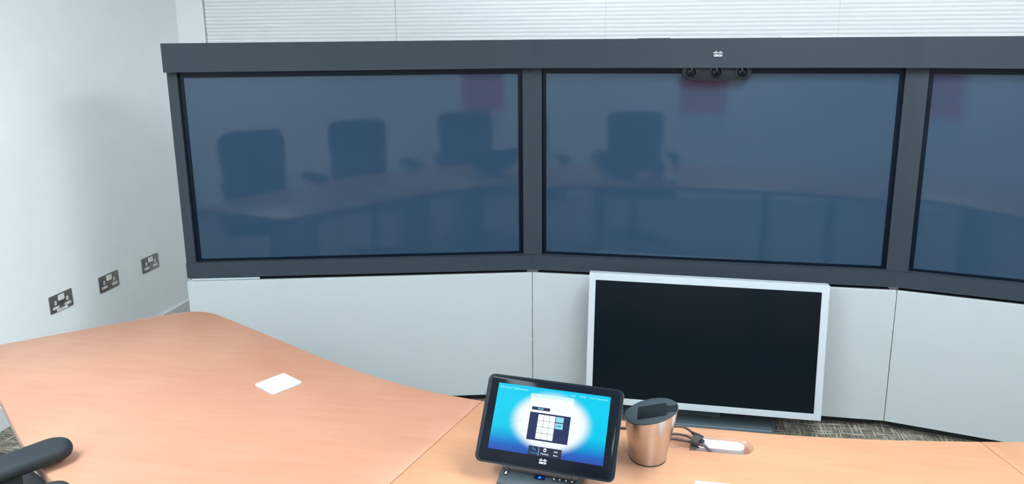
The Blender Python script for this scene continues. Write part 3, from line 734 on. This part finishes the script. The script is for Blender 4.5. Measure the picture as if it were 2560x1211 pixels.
for x0, x1 in ((-.091, -.0800), (-.0790, -.0075), (-.0065, .0640), (.0650, .0790)):
    bm = bmesh.new(); P = [(-.046+.0078*cos(2*PI*i/20), .0305+.0078*sin(2*PI*i/20)) for i in range(20)]; prism(bm, P, x0, x1, 'x')
    fin('hinge', bm, M_HINGE, T, smooth=True)
bm = bmesh.new(); prism(bm, [(-.046, .026), (-.046, .038), (.005, .085), (.016, .080), (.000, .024)], -.045, .045, 'x'); fin('support_arm', bm, M_BLACK, T)

# ------------------------------------------------------------------ office chairs
AX = .30; TOE = R(5)
def chair_parts(t):
    bm = bmesh.new()
    loft(bm, [[(x, y, z) for x, y in rrect(.54-2*i_, .50-2*i_, .07-i_*.9, 6)] for i_, z in ((.014, .470), (.004, .478), (0, .492), (0, .530), (.006, .546), (.018, .556), (.036, .560))]); fin('seat', bm, M_FABRIC, t, smooth=True)
    # backrest, wider at the top, curved
    bm = bmesh.new(); N, K = 10, 12; G = []
    for s in (0, 1):
        g_ = []
        for j in range(K+1):
            v = j/K; z = .60+.47*v; hwv = .205+.033*v
            if v > .86: hwv -= .045*((v-.86)/.14)**2
            if v < .1: hwv -= .05*((.1-v)/.1)**2
            row = []
            for i in range(N+1):
                u = -1+2*i/N; y = -.235-.055*v+.045*u*u+(.04*(v-.35)**2) - (.032 if s else 0)*(1-.6*abs(u)**4)
                row.append(bm.verts.new((u*hwv, y, z)))
            g_.append(row)
        G.append(g_)
    for s in (0, 1):
        for j in range(K):
            for i in range(N): bm.faces.new((G[s][j][i], G[s][j][i+1], G[s][j+1][i+1], G[s][j+1][i]))
    for j in range(K):
        for i in (0, N): bm.faces.new((G[0][j][i], G[0][j+1][i], G[1][j+1][i], G[1][j][i]))
    for i in range(N):
        for j in (0, K): bm.faces.new((G[0][j][i], G[0][j][i+1], G[1][j][i+1], G[1][j][i]))
    fin('backrest', bm, M_FABRIC, t, smooth=True)
    bm = bmesh.new(); tube(bm, smooth_path([(0, -.02, .450), (0, -.20, .450), (0, -.305, .52), (0, -.312, .72)], 6), .020, 10); fin('back_bracket', bm, M_BLACK, t, smooth=True)
    for s in (-1, 1):
        bm = bmesh.new()
        loft(bm, [[(s*AX+y*cos(TOE)+s*(x-.135)*sin(TOE), x*cos(TOE)+.075, z) for x, y in oblong(.135-i_, .0425-i_, 10)] for i_, z in ((.012, .748), (.004, .752), (0, .760), (0, .768), (.002, .775), (.006, .7805), (.013, .784), (.022, .785))])
        a = fin('armrest', bm, M_ARM, t, smooth=True)
        bm = bmesh.new(); box(bm, s*AX-.018, s*AX+.018, .015, .095, .50, .752, .007); box(bm, s*AX-.022, s*AX+.022, .010, .100, .43, .62, .008)
        box(bm, min(s*.10, s*AX), max(s*.10, s*AX), .025, .085, .442, .468, .005); fin('arm_support', bm, M_BLACK, a, smooth=True)
    bm = bmesh.new(); cyl(bm, .028, .028, .12, .30, 24); cyl(bm, .018, .018, .30, .44, 24); box(bm, -.09, .09, -.10, .10, .430, .469, .008); fin('gas_column', bm, M_BLACK, t, smooth=True)
    for k in range(5):
        a = 2*PI*k/5+.3; bm = bmesh.new()
        P = [Vector((cos(a)*r, sin(a)*r, z)) for r, z in ((.0, .115), (.12, .105), (.29, .075))]; tube(bm, P, [.030, .024, .015], 10); leg = fin('leg', bm, M_BLACK, t, smooth=True)
        bm = bmesh.new(); cyl(bm, .026, .026, -.020, .020, 20); fin('caster', bm, M_BLACK, leg, (cos(a)*.29, sin(a)*.29, .0262), (PI/2, 0, a+.8), True)
def chair(x, y, fx, fy, label):
    t = thing('office_chair', label, 'chair', (x, y, 0), math.atan2(fy, fx)-PI/2, 'black office chairs at the table'); return t
def dup(src, x, y, fx, fy, label):
    r = src.copy(); COL.objects.link(r); r.location = (x, y, 0); r.rotation_euler = (0, 0, math.atan2(fy, fx)-PI/2); r['label'] = label
    for ch in list(src.children):
        c = ch.copy(); COL.objects.link(c); c.parent = r
        for g_ in ch.children: d = g_.copy(); COL.objects.link(d); d.parent = c
    return r
ca = chair(-1.944, -1.970, .42, .907, 'black office chair whose armrest overlaps the table edge at bottom left')
chair_parts(ca)
dup(ca, -1.232, -2.352, .30, .954, 'black office chair with only an armrest tip showing, right of the larger armrest')
dup(ca, -.395, -2.60, .04, .999, 'black office chair behind the tablet, seen only mirrored in the screens')

# ------------------------------------------------------------------ poster on the wall behind the camera
def postermat():
    m, n, l, b = nodes_of('red poster print')
    tc = n.new('ShaderNodeTexCoord'); sx = n.new('ShaderNodeSeparateXYZ'); l.new(tc.outputs['Object'], sx.inputs[0])
    cr = n.new('ShaderNodeValToRGB'); cr.color_ramp.interpolation = 'CONSTANT'; e = cr.color_ramp.elements
    e[0].position = 0; e[0].color = (.75, .8, .85, 1); e[1].position = .22; e[1].color = (.85, .03, .05, 1)
    for p_, c in ((.44, (.45, .05, .08)), (.50, (.85, .04, .05)), (.66, (.35, .08, .12)), (.72, (.7, .04, .06))):
        x = e.new(p_); x.color = (*c, 1)
    mr = n.new('ShaderNodeMapRange'); mr.inputs['From Min'].default_value = -.40; mr.inputs['From Max'].default_value = .40
    l.new(sx.outputs['Z'], mr.inputs['Value']); l.new(mr.outputs[0], cr.inputs['Fac']); l.new(cr.outputs['Color'], b.inputs['Base Color']); b.inputs['Roughness'].default_value = .5
    return m
t = thing('wall_poster', 'red and white striped poster, a red smudge mirrored in the screens', 'poster', (.21, YF, 1.09))
boxo('sheet', postermat(), t, -.225, .225, .002, .006, -.40, .40)
